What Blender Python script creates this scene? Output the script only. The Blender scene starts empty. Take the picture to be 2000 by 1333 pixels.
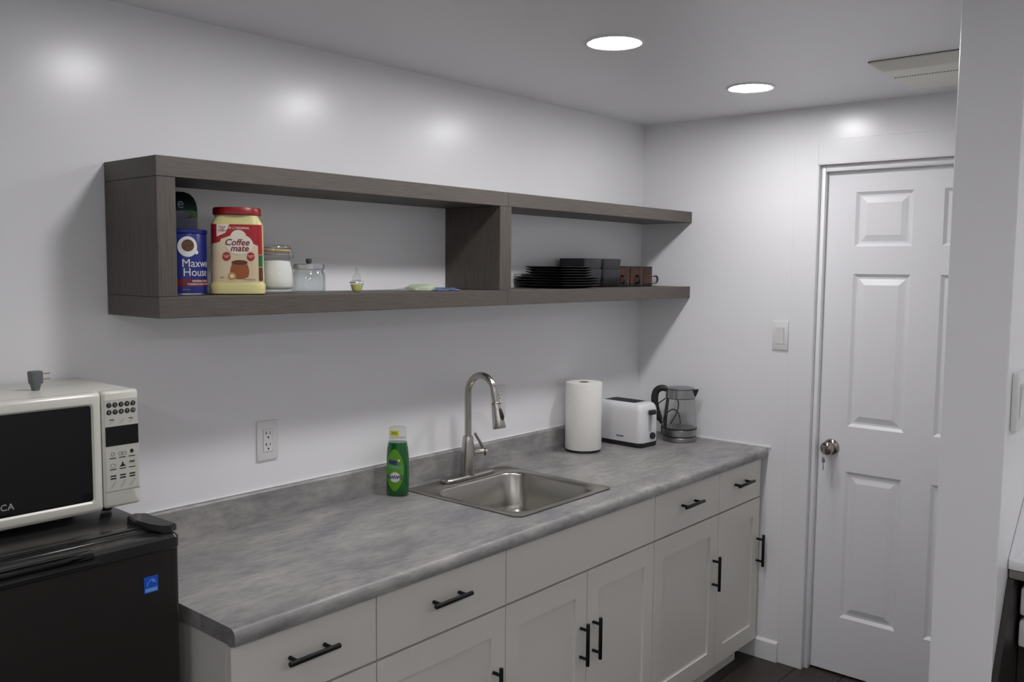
import bpy, bmesh, math, random
from mathutils import Vector, Matrix
random.seed(7)
PI = math.pi
sc = bpy.context.scene
C = sc.collection
H = 2.312                                   # ceiling height

# ------------------------------------------------------------ camera, world, exposure
cd = bpy.data.cameras.new('camera'); cam = bpy.data.objects.new('camera', cd); C.objects.link(cam)
cd.sensor_width = 36.0; cd.lens = 1736.37 / 2000 * 36; cd.clip_start = 0.05
yaw, pitch, roll = -0.8631, -0.0825, 0.0091
f0 = Vector((-math.sin(yaw), math.cos(yaw), 0)); r0 = Vector((math.cos(yaw), math.sin(yaw), 0)); u0 = Vector((0, 0, 1))
fw = f0 * math.cos(pitch) + u0 * math.sin(pitch); up = u0 * math.cos(pitch) - f0 * math.sin(pitch)
rt = r0 * math.cos(roll) + up * math.sin(roll); up2 = up * math.cos(roll) - r0 * math.sin(roll)
M = Matrix((rt, up2, -fw)).transposed().to_4x4(); M.translation = (-3.5203, -2.2302, 1.6628)
cam.matrix_world = M
sc.camera = cam
w = bpy.data.worlds.new('world'); sc.world = w; w.use_nodes = True
w.node_tree.nodes['Background'].inputs[0].default_value = (0.5, 0.52, 0.55, 1)
w.node_tree.nodes['Background'].inputs[1].default_value = 0.0
sc.view_settings.view_transform = 'Standard'; sc.view_settings.look = 'None'
sc.view_settings.exposure = 0.0; sc.view_settings.gamma = 1.0; sc.view_settings.use_curve_mapping = False
LAMP = 112.0                                  # emission of the round ceiling lights

# ------------------------------------------------------------ materials
MATS = {}
def lin(c): return tuple((x/12.92 if x <= .04045 else ((x+.055)/1.055)**2.4) for x in c)
def S(r, g, b): return lin((r/255, g/255, b/255))
def mat(name, col, rough=.5, metal=0., spec=.5, bump=0., bscale=60., bstretch=(1,1,1), var=None, vscale=8., vstretch=(1,1,1),
        emit=0., coat=0., trans=0., detail=4.):
    m = bpy.data.materials.new(name); m.use_nodes = True; MATS[name] = m
    nt = m.node_tree; b = nt.nodes['Principled BSDF']
    b.inputs['Base Color'].default_value = (*col, 1); b.inputs['Roughness'].default_value = rough
    b.inputs['Metallic'].default_value = metal; b.inputs['Specular IOR Level'].default_value = spec
    b.inputs['Coat Weight'].default_value = coat; b.inputs['Transmission Weight'].default_value = trans
    if emit: b.inputs['Emission Color'].default_value = (*col, 1); b.inputs['Emission Strength'].default_value = emit
    if bump or var:
        tc = nt.nodes.new('ShaderNodeTexCoord')
    def noise(scale, stretch, det=detail):
        mp = nt.nodes.new('ShaderNodeMapping'); mp.inputs['Scale'].default_value = stretch
        nt.links.new(tc.outputs['Object'], mp.inputs[0])
        n = nt.nodes.new('ShaderNodeTexNoise'); n.inputs['Scale'].default_value = scale; n.inputs['Detail'].default_value = det
        nt.links.new(mp.outputs[0], n.inputs['Vector']); return n
    if var:
        n = noise(vscale, vstretch); r = nt.nodes.new('ShaderNodeValToRGB')
        r.color_ramp.elements[0].position = .3; r.color_ramp.elements[1].position = .7
        r.color_ramp.elements[0].color = (*var, 1); r.color_ramp.elements[1].color = (*col, 1)
        nt.links.new(n.outputs['Fac'], r.inputs[0]); nt.links.new(r.outputs[0], b.inputs['Base Color'])
    if bump:
        n = noise(bscale, bstretch, 3); bp = nt.nodes.new('ShaderNodeBump'); bp.inputs['Strength'].default_value = bump; bp.inputs['Distance'].default_value = .002
        nt.links.new(n.outputs['Fac'], bp.inputs['Height']); nt.links.new(bp.outputs[0], b.inputs['Normal'])
    return m
def glass(name, tint=(1,1,1), rough=.02, gloss=1.0):            # thin clear wall: mirror by fresnel over plain transparency
    m = bpy.data.materials.new(name); m.use_nodes = True; MATS[name] = m
    nt = m.node_tree; nt.nodes.remove(nt.nodes['Principled BSDF']); out = nt.nodes['Material Output']
    t = nt.nodes.new('ShaderNodeBsdfTransparent'); t.inputs[0].default_value = (*tint, 1)
    g = nt.nodes.new('ShaderNodeBsdfGlossy'); g.inputs['Roughness'].default_value = rough
    lw = nt.nodes.new('ShaderNodeLayerWeight'); lw.inputs['Blend'].default_value = .5
    pw_ = nt.nodes.new('ShaderNodeMath'); pw_.operation = 'POWER'; pw_.inputs[1].default_value = 4.0
    ma = nt.nodes.new('ShaderNodeMath'); ma.operation = 'MULTIPLY_ADD'; ma.inputs[1].default_value = .55*gloss; ma.inputs[2].default_value = .045*gloss
    nt.links.new(lw.outputs['Facing'], pw_.inputs[0]); nt.links.new(pw_.outputs[0], ma.inputs[0])
    mx = nt.nodes.new('ShaderNodeMixShader')
    nt.links.new(ma.outputs[0], mx.inputs[0]); nt.links.new(t.outputs[0], mx.inputs[1]); nt.links.new(g.outputs[0], mx.inputs[2])
    nt.links.new(mx.outputs[0], out.inputs['Surface']); return m

mat('wall_paint', (.865,.865,.875), rough=.25, bump=.07, bscale=55, bstretch=(.5,.5,1.6))
mat('ceiling_paint', (.90,.90,.91), rough=.36, bump=.06, bscale=45)
mat('trim_paint', (.86,.86,.87), rough=.26)
mat('door_paint', (.85,.85,.87), rough=.28, bump=.12, bscale=30, bstretch=(1,9,.7))
mat('caulk', (.82,.82,.82), rough=.4)
mat('floor_wood', S(66,58,52), rough=.45, var=S(42,37,34), vscale=9, vstretch=(1,9,9), bump=.1, bscale=60, bstretch=(1,10,1))
mat('cabinet_paint', S(228,225,218), rough=.42, bump=.02, bscale=80)
mat('cabinet_inside', S(150,146,138), rough=.6)
mat('black_metal', (.012,.012,.013), rough=.38, metal=.6)
mat('wood_h', S(97,90,85), rough=.5, var=S(78,71,66), vscale=14, vstretch=(1,14,26), bump=.12, bscale=60, bstretch=(1,16,26))
mat('wood_v', S(93,86,80), rough=.5, var=S(75,68,63), vscale=14, vstretch=(22,22,1), bump=.12, bscale=60, bstretch=(24,24,1))
mat('steel', (.60,.58,.55), rough=.26, metal=1, bump=.03, bscale=40, bstretch=(1,30,30))
mat('sink_steel', (.40,.385,.355), rough=.28, metal=1, bump=.03, bscale=40, bstretch=(1,30,30))
mat('nickel', (.48,.455,.43), rough=.26, metal=1)
mat('knob_nickel', (.42,.38,.35), rough=.14, metal=1)
mat('plastic_white', (.80,.80,.78), rough=.3)
mat('plate_white', (.78,.78,.77), rough=.28)
mat('dark_slot', (.015,.015,.015), rough=.6)
mat('microwave_white', S(226,224,214), rough=.25)
mat('microwave_face', S(205,204,194), rough=.35)
mat('black_glass', (.004,.004,.005), rough=.06)
mat('ink', (.012,.012,.012), rough=.5)
mat('ink_grey', (.30,.30,.29), rough=.5)
mat('ink_pale', (.45,.45,.44), rough=.5)
mat('silver_print', (.45,.45,.45), rough=.35, metal=.3)
mat('fridge_door', (.050,.046,.043), rough=.36, metal=.75, bump=.04, bscale=50, bstretch=(1,1,30))
mat('fridge_body', (.010,.010,.010), rough=.32)
mat('fridge_trim', (.022,.022,.022), rough=.22)
mat('sticker_blue', S(20,90,205), rough=.4)
mat('sticker_pale', S(120,170,235), rough=.4)
mat('adapter_grey', S(104,107,110), rough=.5)
mat('brass', (.55,.48,.36), rough=.3, metal=1)
mat('blue_tin', S(26,36,112), rough=.3)
mat('tin_rim', (.75,.75,.75), rough=.25, metal=1)
mat('print_white', S(216,216,216), rough=.45)
mat('print_red', S(158,22,32), rough=.4)
mat('print_darkred', S(112,20,32), rough=.4)
mat('print_tan', S(200,174,132), rough=.4, var=S(216,202,172), vscale=5, vstretch=(1,1,2))
mat('print_cream', S(222,214,200), rough=.45)
mat('print_brown', S(92,42,22), rough=.4)
mat('print_tea', S(150,82,40), rough=.4)
mat('print_coffee', S(58,34,22), rough=.4, var=S(104,66,42), vscale=90)
mat('print_orange', S(196,138,58), rough=.4)
mat('print_green', S(14,96,60), rough=.4)
mat('print_grey', S(150,140,135), rough=.45)
mat('jar_plastic', S(206,196,138), rough=.28)
mat('lid_red', S(132,16,22), rough=.35)
mat('sugar', (.86,.85,.83), rough=.9, bump=.4, bscale=300)
mat('jar_gasket', S(196,160,96), rough=.5)
mat('grey_metal', (.50,.50,.51), rough=.32, metal=.9)
mat('bag_darkgreen', S(22,58,34), rough=.3, var=S(10,24,16), vscale=28, bump=.5, bscale=30)
mat('bag_lime', S(120,170,70), rough=.3, var=S(60,110,50), vscale=40)
mat('bag_white', S(140,144,168), rough=.35, bump=.4, bscale=30)
mat('film_green', S(160,176,136), rough=.2, var=S(192,200,182), vscale=40, bump=.5, bscale=60)
mat('film_blue', S(84,100,150), rough=.2, var=S(150,164,195), vscale=40, bump=.5, bscale=60)
mat('oil', S(232,226,140), rough=.15)
mat('china_black', (.008,.008,.010), rough=.30)
mat('bowl_black', (.020,.020,.023), rough=.42)
mat('mug_brown', S(84,54,40), rough=.2, var=S(52,32,24), vscale=20)
mat('paper', (.84,.83,.79), rough=.95, bump=.35, bscale=160)
mat('cardboard', S(120,100,80), rough=.9)
mat('toaster_white', (.80,.80,.81), rough=.25)
mat('soft_black', (.014,.014,.015), rough=.45)
mat('slot_grey', (.035,.035,.036), rough=.5)
mat('kettle_steel', (.36,.36,.36), rough=.30, metal=1, bump=.03, bscale=40, bstretch=(1,1,40))
mat('soap_green', S(10,104,38), rough=.10, trans=.35, coat=.4)
mat('soap_lime', S(88,150,34), rough=.35)
mat('soap_navy', S(52,52,110), rough=.4)
mat('soap_teal', S(96,150,140), rough=.4)
mat('sticker_yellow', S(214,210,40), rough=.45)
mat('vent_white', S(240,238,228), rough=.45)
mat('bar_top', (.80,.80,.82), rough=.3)
mat('bar_edge', S(122,116,110), rough=.4)
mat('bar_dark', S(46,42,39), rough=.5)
mat('lamp_trim', (.80,.80,.80), rough=.35)
glass('clear_glass', (.93,.95,.95), gloss=1.5); glass('jar_glass', (.925,.94,.93), gloss=1.5); glass('kettle_glass', (.92,.93,.925)); glass('clear_plastic', (.93,.94,.93), rough=.12)

# light emitter
m = bpy.data.materials.new('lamp_glow'); m.use_nodes = True; MATS['lamp_glow'] = m
e = m.node_tree.nodes.new('ShaderNodeEmission'); e.inputs[0].default_value = (1.0, .985, 1.0, 1); e.inputs[1].default_value = LAMP
m.node_tree.links.new(e.outputs[0], m.node_tree.nodes['Material Output'].inputs['Surface'])

# mottled grey laminate of the worktop
m = bpy.data.materials.new('laminate'); m.use_nodes = True; MATS['laminate'] = m
nt = m.node_tree; b = nt.nodes['Principled BSDF']; b.inputs['Roughness'].default_value = .38
tc = nt.nodes.new('ShaderNodeTexCoord')
def _n(scale, det, stretch, dist=0):
    mp = nt.nodes.new('ShaderNodeMapping'); mp.inputs['Scale'].default_value = stretch; nt.links.new(tc.outputs['Object'], mp.inputs[0])
    n = nt.nodes.new('ShaderNodeTexNoise'); n.inputs['Scale'].default_value = scale; n.inputs['Detail'].default_value = det
    n.inputs['Roughness'].default_value = .65; n.inputs['Distortion'].default_value = dist; nt.links.new(mp.outputs[0], n.inputs['Vector']); return n
a = _n(5, 9, (.8,1.6,1.6), .4); c = _n(28, 6, (.7,2.2,2.2), .2)
r1 = nt.nodes.new('ShaderNodeValToRGB'); r1.color_ramp.elements[0].position = .30; r1.color_ramp.elements[1].position = .70
r1.color_ramp.elements[0].color = (*S(128,127,130), 1); r1.color_ramp.elements[1].color = (*S(178,175,170), 1)
r2 = nt.nodes.new('ShaderNodeValToRGB'); r2.color_ramp.elements[0].position = .32; r2.color_ramp.elements[1].position = .62
r2.color_ramp.elements[0].color = (.62,.62,.64,1); r2.color_ramp.elements[1].color = (1.04,1.04,1.04,1)
mx = nt.nodes.new('ShaderNodeMix'); mx.data_type = 'RGBA'; mx.blend_type = 'MULTIPLY'; mx.inputs['Factor'].default_value = .75
nt.links.new(a.outputs['Fac'], r1.inputs[0]); nt.links.new(c.outputs['Fac'], r2.inputs[0])
nt.links.new(r1.outputs[0], mx.inputs['A']); nt.links.new(r2.outputs[0], mx.inputs['B']); nt.links.new(mx.outputs['Result'], b.inputs['Base Color'])

# ------------------------------------------------------------ mesh helpers
def obj(name, bm, material, parent=None, world=False, ang=35, **props):
    """link ONE mesh object; world=True: mesh is in world coordinates while parent is an unrotated Empty"""
    if world and parent is not None:
        off = Vector((0,0,0)); p = parent
        while p is not None: off += p.location; p = p.parent
        bmesh.ops.translate(bm, verts=bm.verts, vec=-off)
    bmesh.ops.recalc_face_normals(bm, faces=bm.faces)
    me = bpy.data.meshes.new(name); bm.to_mesh(me); bm.free()
    me.polygons.foreach_set('use_smooth', [True]*len(me.polygons)); me.set_sharp_from_angle(angle=math.radians(ang))
    o = bpy.data.objects.new(name, me); C.objects.link(o)
    me.materials.append(MATS[material])
    if parent is not None: o.parent = parent
    for k, v in props.items(): o[k] = v
    return o
def thing(name, label, cat, loc=(0,0,0), rotz=0., group=None, kind=None):
    o = bpy.data.objects.new(name, None); C.objects.link(o); o.empty_display_size = .05
    o.location = loc; o.rotation_euler = (0,0,rotz); o['label'] = label; o['category'] = cat
    if group: o['group'] = group
    if kind: o['kind'] = kind
    return o
def tag(o, label, cat, group=None, kind=None):
    o['label'] = label; o['category'] = cat
    if group: o['group'] = group
    if kind: o['kind'] = kind
    return o
def dup(root, loc, rotz, label=None):
    r = root.copy(); C.objects.link(r); r.location = loc; r.rotation_euler = (0,0,rotz)
    if label: r['label'] = label
    for ch in list(root.children):
        c = ch.copy(); C.objects.link(c); c.parent = r
        for g in ch.children:
            d = g.copy(); C.objects.link(d); d.parent = c
    return r
def B(): return bmesh.new()
def box(bm, x0, x1, y0, y1, z0, z1, bev=0., seg=2):
    t = bmesh.new()
    r = bmesh.ops.create_cube(t, size=1)
    for v in t.verts: v.co = Vector(((x0+x1)/2+v.co.x*(x1-x0), (y0+y1)/2+v.co.y*(y1-y0), (z0+z1)/2+v.co.z*(z1-z0)))
    if bev: bmesh.ops.bevel(t, geom=list(t.edges), offset=bev, segments=seg, profile=.5, affect='EDGES')
    merge(bm, t); return bm
def merge(bm, t, mtx=None):
    if mtx is not None: bmesh.ops.transform(t, matrix=mtx, verts=t.verts)
    mp = {v: bm.verts.new(v.co) for v in t.verts}
    for f in t.faces:
        try: bm.faces.new([mp[v] for v in f.verts])
        except ValueError: pass
    t.free(); return bm
def loft(bm, loops, cap0=True, cap1=True, closed=True):
    rows = [[bm.verts.new(p) for p in lp] for lp in loops]
    n = len(rows[0])
    for a, b_ in zip(rows, rows[1:]):
        for i in range(n if closed else n-1):
            j = (i+1) % n
            try: bm.faces.new((a[i], a[j], b_[j], b_[i]))
            except ValueError: pass
    if cap0: bm.faces.new(rows[0][::-1])
    if cap1: bm.faces.new(rows[-1])
    return bm
def circ(r, z, n=32, cx=0, cy=0, sy=1.): return [(cx+r*math.cos(2*PI*i/n), cy+r*sy*math.sin(2*PI*i/n), z) for i in range(n)]
def lathe(bm, prof, n=32, cx=0, cy=0, sy=1., cap0=True, cap1=True): return loft(bm, [circ(r, z, n, cx, cy, sy) for r, z in prof], cap0, cap1)
def rrect(x0, x1, y0, y1, r, z, k=5):
    pts = []
    for cx, cy, a0 in ((x1-r,y1-r,0),(x0+r,y1-r,90),(x0+r,y0+r,180),(x1-r,y0+r,270)):
        for i in range(k+1):
            a = math.radians(a0+90*i/k); pts.append((cx+r*math.cos(a), cy+r*math.sin(a), z))
    return pts
def tube(bm, path, r, n=12, caps=True):
    path = [Vector(p) for p in path]; rr = r if isinstance(r, (list, tuple)) else [r]*len(path)
    loops = []; prev = None
    for i, p in enumerate(path):
        d = (path[min(i+1, len(path)-1)] - path[max(i-1, 0)]).normalized()
        if prev is None:
            a = Vector((0,0,1)) if abs(d.z) < .9 else Vector((1,0,0)); nrm = d.cross(a).normalized()
        else: nrm = (prev - d*prev.dot(d)).normalized()
        prev = nrm; bn = d.cross(nrm)
        loops.append([p + (nrm*math.cos(2*PI*k/n) + bn*math.sin(2*PI*k/n))*rr[i] for k in range(n)])
    return loft(bm, loops, caps, caps)
def spline(pts, n=8):
    P = [Vector(p) for p in pts]; P = [2*P[0]-P[1]] + P + [2*P[-1]-P[-2]]; out = []
    for i in range(1, len(P)-2):
        for k in range(n):
            t = k/n; a, b_, c, d = P[i-1], P[i], P[i+1], P[i+2]
            out.append(.5*((2*b_)+(c-a)*t+(2*a-5*b_+4*c-d)*t*t+(3*b_-a-3*c+d)*t**3))
    out.append(P[-2]); return out
def mapped(bm, fn):
    for v in bm.verts: v.co = Vector(fn(v.co))
    return bm
def sheet(bm, outline_rows):                                     # open grid of points
    rows = [[bm.verts.new(p) for p in r] for r in outline_rows]
    for a, b_ in zip(rows, rows[1:]):
        for i in range(len(a)-1): bm.faces.new((a[i], a[i+1], b_[i+1], b_[i]))
    return bm
def grid(bm, x0, x1, z0, z1, nx=10, nz=4, y=0.): return sheet(bm, [[(x0+(x1-x0)*i/nx, y, z0+(z1-z0)*j/nz) for i in range(nx+1)] for j in range(nz+1)])
def ell(bm, cx, cz, rx, rz, n=28, y=0., rings=3):                # flat disc facing -y, ringed so that it can be wrapped
    c = bm.verts.new((cx, y, cz)); last = None
    for q in range(1, rings+1):
        ring = [bm.verts.new((cx+rx*q/rings*math.cos(2*PI*i/n), y, cz+rz*q/rings*math.sin(2*PI*i/n))) for i in range(n)]
        for i in range(n):
            j = (i+1) % n
            if last is None: bm.faces.new((c, ring[i], ring[j]))
            else: bm.faces.new((last[i], ring[i], ring[j], last[j]))
        last = ring
    return bm
def poly(bm, pts, y=0.):
    bm.faces.new([bm.verts.new((p[0], y, p[1])) for p in pts]); return bm
def text(body, size, bold=0., shear=0., align='CENTER', spacing=1.0, x=0., z=0., y=0., line=1.):
    """letters as a flat mesh in the XZ plane, facing -y"""
    cu = bpy.data.curves.new('letters', 'FONT'); cu.body = body; cu.size = size; cu.align_x = align; cu.align_y = 'CENTER'
    cu.offset = bold*size; cu.shear = shear; cu.space_character = spacing; cu.space_line = line; cu.resolution_u = 3
    o = bpy.data.objects.new('letters', cu); C.objects.link(o)
    dg = bpy.context.evaluated_depsgraph_get(); me = o.evaluated_get(dg).to_mesh()
    bm = bmesh.new(); bm.from_mesh(me); o.evaluated_get(dg).to_mesh_clear(); bpy.data.objects.remove(o); bpy.data.curves.remove(cu)
    bmesh.ops.triangulate(bm, faces=bm.faces)
    if size > .012:                                               # fine enough to be wrapped round a tin
        for lim in (.5, .25):
            long = [e for e in bm.edges if e.calc_length() > size*lim]
            if long: bmesh.ops.subdivide_edges(bm, edges=long, cuts=1, use_grid_fill=True)
            bmesh.ops.triangulate(bm, faces=bm.faces)
    for v in bm.verts: v.co = Vector((v.co.x+x, y, v.co.y+z))
    return bm

# ------------------------------------------------------------ the room
X_L, Y_F, TW = -5.2, -3.5, .12
def st(name, bm, m, label, parent=None): 
    o = obj(name, bm, m, parent); o['kind'] = 'structure'; o['label'] = label; return o
st('wall_back', box(B(), X_L-TW, TW, 0, TW, 0, H), 'wall_paint', 'white glossy painted wall behind the shelf and worktop')
JL, JR, DH = -.8193, -1.635, 2.0854                 # door opening
bm = B(); box(bm, 0, TW, JL, 0, 0, H); box(bm, 0, TW, Y_F, JR, 0, H); box(bm, 0, TW, JR, JL, DH, H)
st('wall_end', bm, 'wall_paint', 'white end wall with the panelled door')
st('wall_left', box(B(), X_L-TW, X_L, Y_F, 0, 0, H), 'wall_paint', 'white side wall of the room beyond the fridge')
st('wall_front', box(B(), X_L-TW, TW, Y_F-TW, Y_F, 0, H), 'wall_paint', 'white wall on the far side of the room opposite the worktop')
PX, PY0, PY1 = -1.6, -1.849, -1.733
st('wall_partition', box(B(), PX, 0, PY0, PY1, 0, H, .002, 1), 'wall_paint', 'white partition wall end at the right of the door')
st('ceiling', box(B(), X_L-TW, TW, Y_F-TW, TW, H, H+.1), 'ceiling_paint', 'white painted ceiling with round recessed lights')
fl = st('floor', box(B(), X_L-TW, TW, Y_F-TW, TW, -.1, -.004), 'floor_wood', 'dark brown wood plank floor')
pw, pl = .18, 1.22
bm = B(); box(bm, 0, pl-.002, 0, pw-.002, -.006, 0, .0012, 1); plank = obj('plank', bm, 'floor_wood', fl); pme = plank.data
first = True; row = 0; y = Y_F
while y < -.01:
    x = X_L - (row*.47 % pl)
    while x < TW-.01:
        o = plank if first else plank.copy()
        if not first: C.objects.link(o); o.parent = fl
        first = False; xx = max(x, X_L); o.location = (x, y, 0)
        if x < X_L or x+pl > 0 or y+pw > 0:            # trimmed at the walls
            x1 = min(x+pl, 0.0 if not (JR < y+pw/2 < JL) else .11)
            if x1-xx < .03: bpy.data.objects.remove(o) if o is not plank else None; x += pl; continue
            b2 = B(); box(b2, xx-x, x1-x-.002, 0, min(pw-.002, -y-.002), -.006, 0, .0012, 1)
            me2 = bpy.data.meshes.new('plank'); b2.to_mesh(me2); b2.free(); me2.materials.append(MATS['floor_wood']); o.data = me2
        x += pl
    y += pw; row += 1

# baseboards, door casing, jamb, stop
bm = B()
loft(bm, [[(0,a,0),(-.012,a,0),(-.012,a,.078),(-.006,a,.086),(0,a,.088)] for a in (-.02, -.719)])
st('baseboard_end', bm, 'trim_paint', 'white baseboard on the end wall below the cabinets')
st('baseboard_left', box(B(), X_L, X_L+.012, Y_F, 0, 0, .09, .003), 'trim_paint', 'white baseboard along the left side wall')
st('baseboard_partition', box(B(), PX+.001, 0, PY0-.012, PY0, 0, .09, .003), 'trim_paint', 'white baseboard on the partition wall')
st('trim_1', box(B(), -.004, 0, JL, -.722, 0, 2.178, .0012, 1), 'trim_paint', 'flat white casing board at the left of the door')
st('trim_2', box(B(), -.004, 0, JR-.09, JL, DH, 2.178, .0012, 1), 'trim_paint', 'flat white casing board above the door')
st('trim_3', box(B(), -.004, 0, JR-.09, JR, 0, DH, .0012, 1), 'trim_paint', 'flat white casing board at the right of the door')
bm = B()
box(bm, -.003, TW, JL-.004, JL, 0, DH); box(bm, -.003, TW, JR, JR+.004, 0, DH); box(bm, -.003, TW, JR, JL, DH-.004, DH)
box(bm, .022, .050, JL-.022, JL-.004, 0, DH-.004, .003); box(bm, .022, .050, JR+.004, JR+.022, 0, DH-.004, .003); box(bm, .022, .050, JR+.022, JL-.022, DH-.030, DH-.004, .003)
st('trim_4', bm, 'trim_paint', 'white door jamb lining with its stop')
st('trim_5', box(B(), -.006, -.0005, -.66, -.02, .913, .922, .002), 'caulk', 'white caulk line where the worktop meets the end wall')

# the door: six panels, knob with a key
door = thing('door_1', 'white six-panel door with a nickel knob in the end wall', 'door', (.052, -1.226, 0), 0, kind='structure')
DY0, DY1, DX = -1.618, -.8360, .052
ys = [DY0, -1.497, -1.280, -1.172, -.955, DY1]; zs = [.008, .244, .852, 1.037, 1.650, 1.758, 1.972, 2.058]
bm = B()
for i in (0, 2, 4): box(bm, DX, DX+.035, ys[i], ys[i+1], zs[0], zs[-1])
for k in (0, 2, 4, 6):
    for i in (1, 3): box(bm, DX, DX+.035, ys[i], ys[i+1], zs[k], zs[k+1])
obj('slab', bm, 'door_paint', door, True)
for k in (1, 3, 5):
    for i in (1, 3):
        bm = B(); loops = []
        for ins, dep in ((0,0),(.012,.011),(.020,.011),(.044,.002)):
            a0, a1, c0, c1 = ys[i]+ins, ys[i+1]-ins, zs[k]+ins, zs[k+1]-ins
            loops.append([(DX+dep,a0,c0),(DX+dep,a1,c0),(DX+dep,a1,c1),(DX+dep,a0,c1)])
        loft(bm, loops, False, True); obj('panel', bm, 'door_paint', door, True, ang=12)
kb = B(); prof = [(.033,0),(.033,.004),(.028,.009),(.013,.012),(.012,.026),(.020,.032),(.0265,.042),(.027,.052),(.022,.060),(.012,.063)]
lathe(kb, prof, 28); mapped(kb, lambda v: (DX-v.z, -.895+v.x, .945+v.y)); knob = obj('knob', kb, 'knob_nickel', door, True, ang=50)
knob['label'] = 'round nickel knob with keyhole'
bm = B(); box(bm, DX-.080, DX-.062, -.8965, -.8935, .932, .951, .001); box(bm, DX-.082, DX-.079, -.897, -.893, .926, .945, .001)
obj('inserted_key', bm, 'nickel', knob, True)
bm = B(); tube(bm, [(DX-.080+.010*math.cos(a), -.895, .925+.013*math.sin(a)) for a in [i*PI/8 for i in range(17)]], .0009, 6)
obj('key_ring', bm, 'nickel', knob, True)
bm = B(); box(bm, DX-.082, DX-.079, -.901, -.889, .893, .913, .002); box(bm, DX-.082, DX-.080, -.897, -.893, .862, .894, .0008)
obj('hanging_key', bm, 'nickel', knob, True)

# ------------------------------------------------------------ ceiling lights, vent
def downlight(x, y, label):
    t = thing('ceiling_light', label, 'ceiling light', (x, y, H), 0, 'round recessed ceiling lights')
    bm = B(); loft(bm, [circ(.086,0,48), circ(.085,-.003,48), circ(.079,-.006,48), circ(.0715,-.004,48), circ(.0715,0,48)], False, False); obj('trim_ring', bm, 'lamp_trim', t)
    bm = B(); lathe(bm, [(.0712,-.0005),(.0712,-.003),(.068,-.0042)], 48); obj('diffuser', bm, 'lamp_glow', t)
    return t
downlight(-1.347, -.748, 'bright round recessed ceiling light, the nearer and larger of the two in view')
downlight(-.515, -.768, 'bright round recessed ceiling light nearer the door, the smaller of the two')
downlight(-2.205, -.785, 'round recessed ceiling light above the left end of the shelf, just out of view')
downlight(-.80, -2.60, 'added unseen round fill light in the space behind the partition wall')  # unseen lamp added to light the space beyond the partition
downlight(-3.40, -2.90, 'added round fill light out of view, in line with the fridge')  # this lamp and those below are unseen, added only as fill light
downlight(-2.45, -3.00, 'added round fill light out of view, in line with the wooden shelf')
downlight(-4.40, -2.90, 'added unseen round fill light in the back left corner of the room')
downlight(-4.40, -1.70, 'added unseen round fill light midway along the left side wall')

t = thing('ceiling_vent', 'off-white perforated exhaust fan cover on the ceiling by the partition', 'vent', (-.45, -1.40, H))
bm = B(); loft(bm, [rrect(-.20,.20,-.175,.175,.012,0,3), rrect(-.20,.20,-.175,.175,.012,-.006,3), rrect(-.17,.17,-.145,.145,.012,-.030,3)]); obj('cover', bm, 'vent_white', t)
obj('shadow_gap', loft(B(), [rrect(-.197,.197,-.172,.172,.01,.001,2), rrect(-.203,.203,-.178,.178,.01,0.0,2), rrect(-.203,.203,-.178,.178,.01,-.0015,2)]), 'dark_slot', t)
bm = B()
for k in range(32):
    for q in range(2):
        yy = -.136+.0087*k+.004*q; xx = -.062 + q*.008; zz = -.0298
        lathe(bm, [(.0026,0),(.0026,-.0007)], 6, xx, yy); 
        for v in list(bm.verts)[-12:]: v.co.z += zz
obj('perforation_row', bm, 'dark_slot', t, kind='stuff')

# ------------------------------------------------------------ base cabinets
FY, BY = -.625, -.606
def handle(parent, x, z, vert=False, L=.137):
    bm = B(); y = FY-.030; h = L/2; q = .047
    if vert:
        tube(bm, [(x,y,z-h),(x,y,z-h+.001),(x,y,z+h-.001),(x,y,z+h)], [.0056,.0062,.0062,.0056], 12)
        for s in (-q, q): tube(bm, [(x,y,z+s),(x,FY+.0005,z+s)], .005, 10)
    else:
        tube(bm, [(x-h,y,z),(x-h+.001,y,z),(x+h-.001,y,z),(x+h,y,z)], [.0056,.0062,.0062,.0056], 12)
        for s in (-q, q): tube(bm, [(x+s,y,z),(x+s,FY+.0005,z)], .005, 10)
    return obj('handle', bm, 'black_metal', parent, True)
G = .0016
def front_slab(parent, name, x0, x1, z0, z1):
    bm = B(); box(bm, x0+G, x1-G, FY, BY-.0005, z0+G, z1-G, .0012, 1)
    return obj(name, bm, 'cabinet_paint', parent, True)
def shaker(parent, x0, x1, z0, z1):
    x0 += G; x1 -= G; z0 += G; z1 -= G; s, tt = .060, .072
    bm = B()
    o_ = lambda ins_s, ins_t, y: [(x0+ins_s,y,z0+ins_t),(x1-ins_s,y,z0+ins_t),(x1-ins_s,y,z1-ins_t),(x0+ins_s,y,z1-ins_t)]
    loft(bm, [o_(0,0,BY-.0005), o_(0,0,FY+.001), o_(.001,.001,FY), o_(s,tt,FY), o_(s,tt,FY+.009)], True, False)
    d = obj('door', bm, 'cabinet_paint', parent, True, ang=20)
    bm = B(); box(bm, x0+s, x1-s, FY+.0075, FY+.014, z0+tt, z1-tt); obj('panel', bm, 'cabinet_paint', d, True)
    return d
ZT, ZM, ZB = .868, .702, .082
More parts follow.
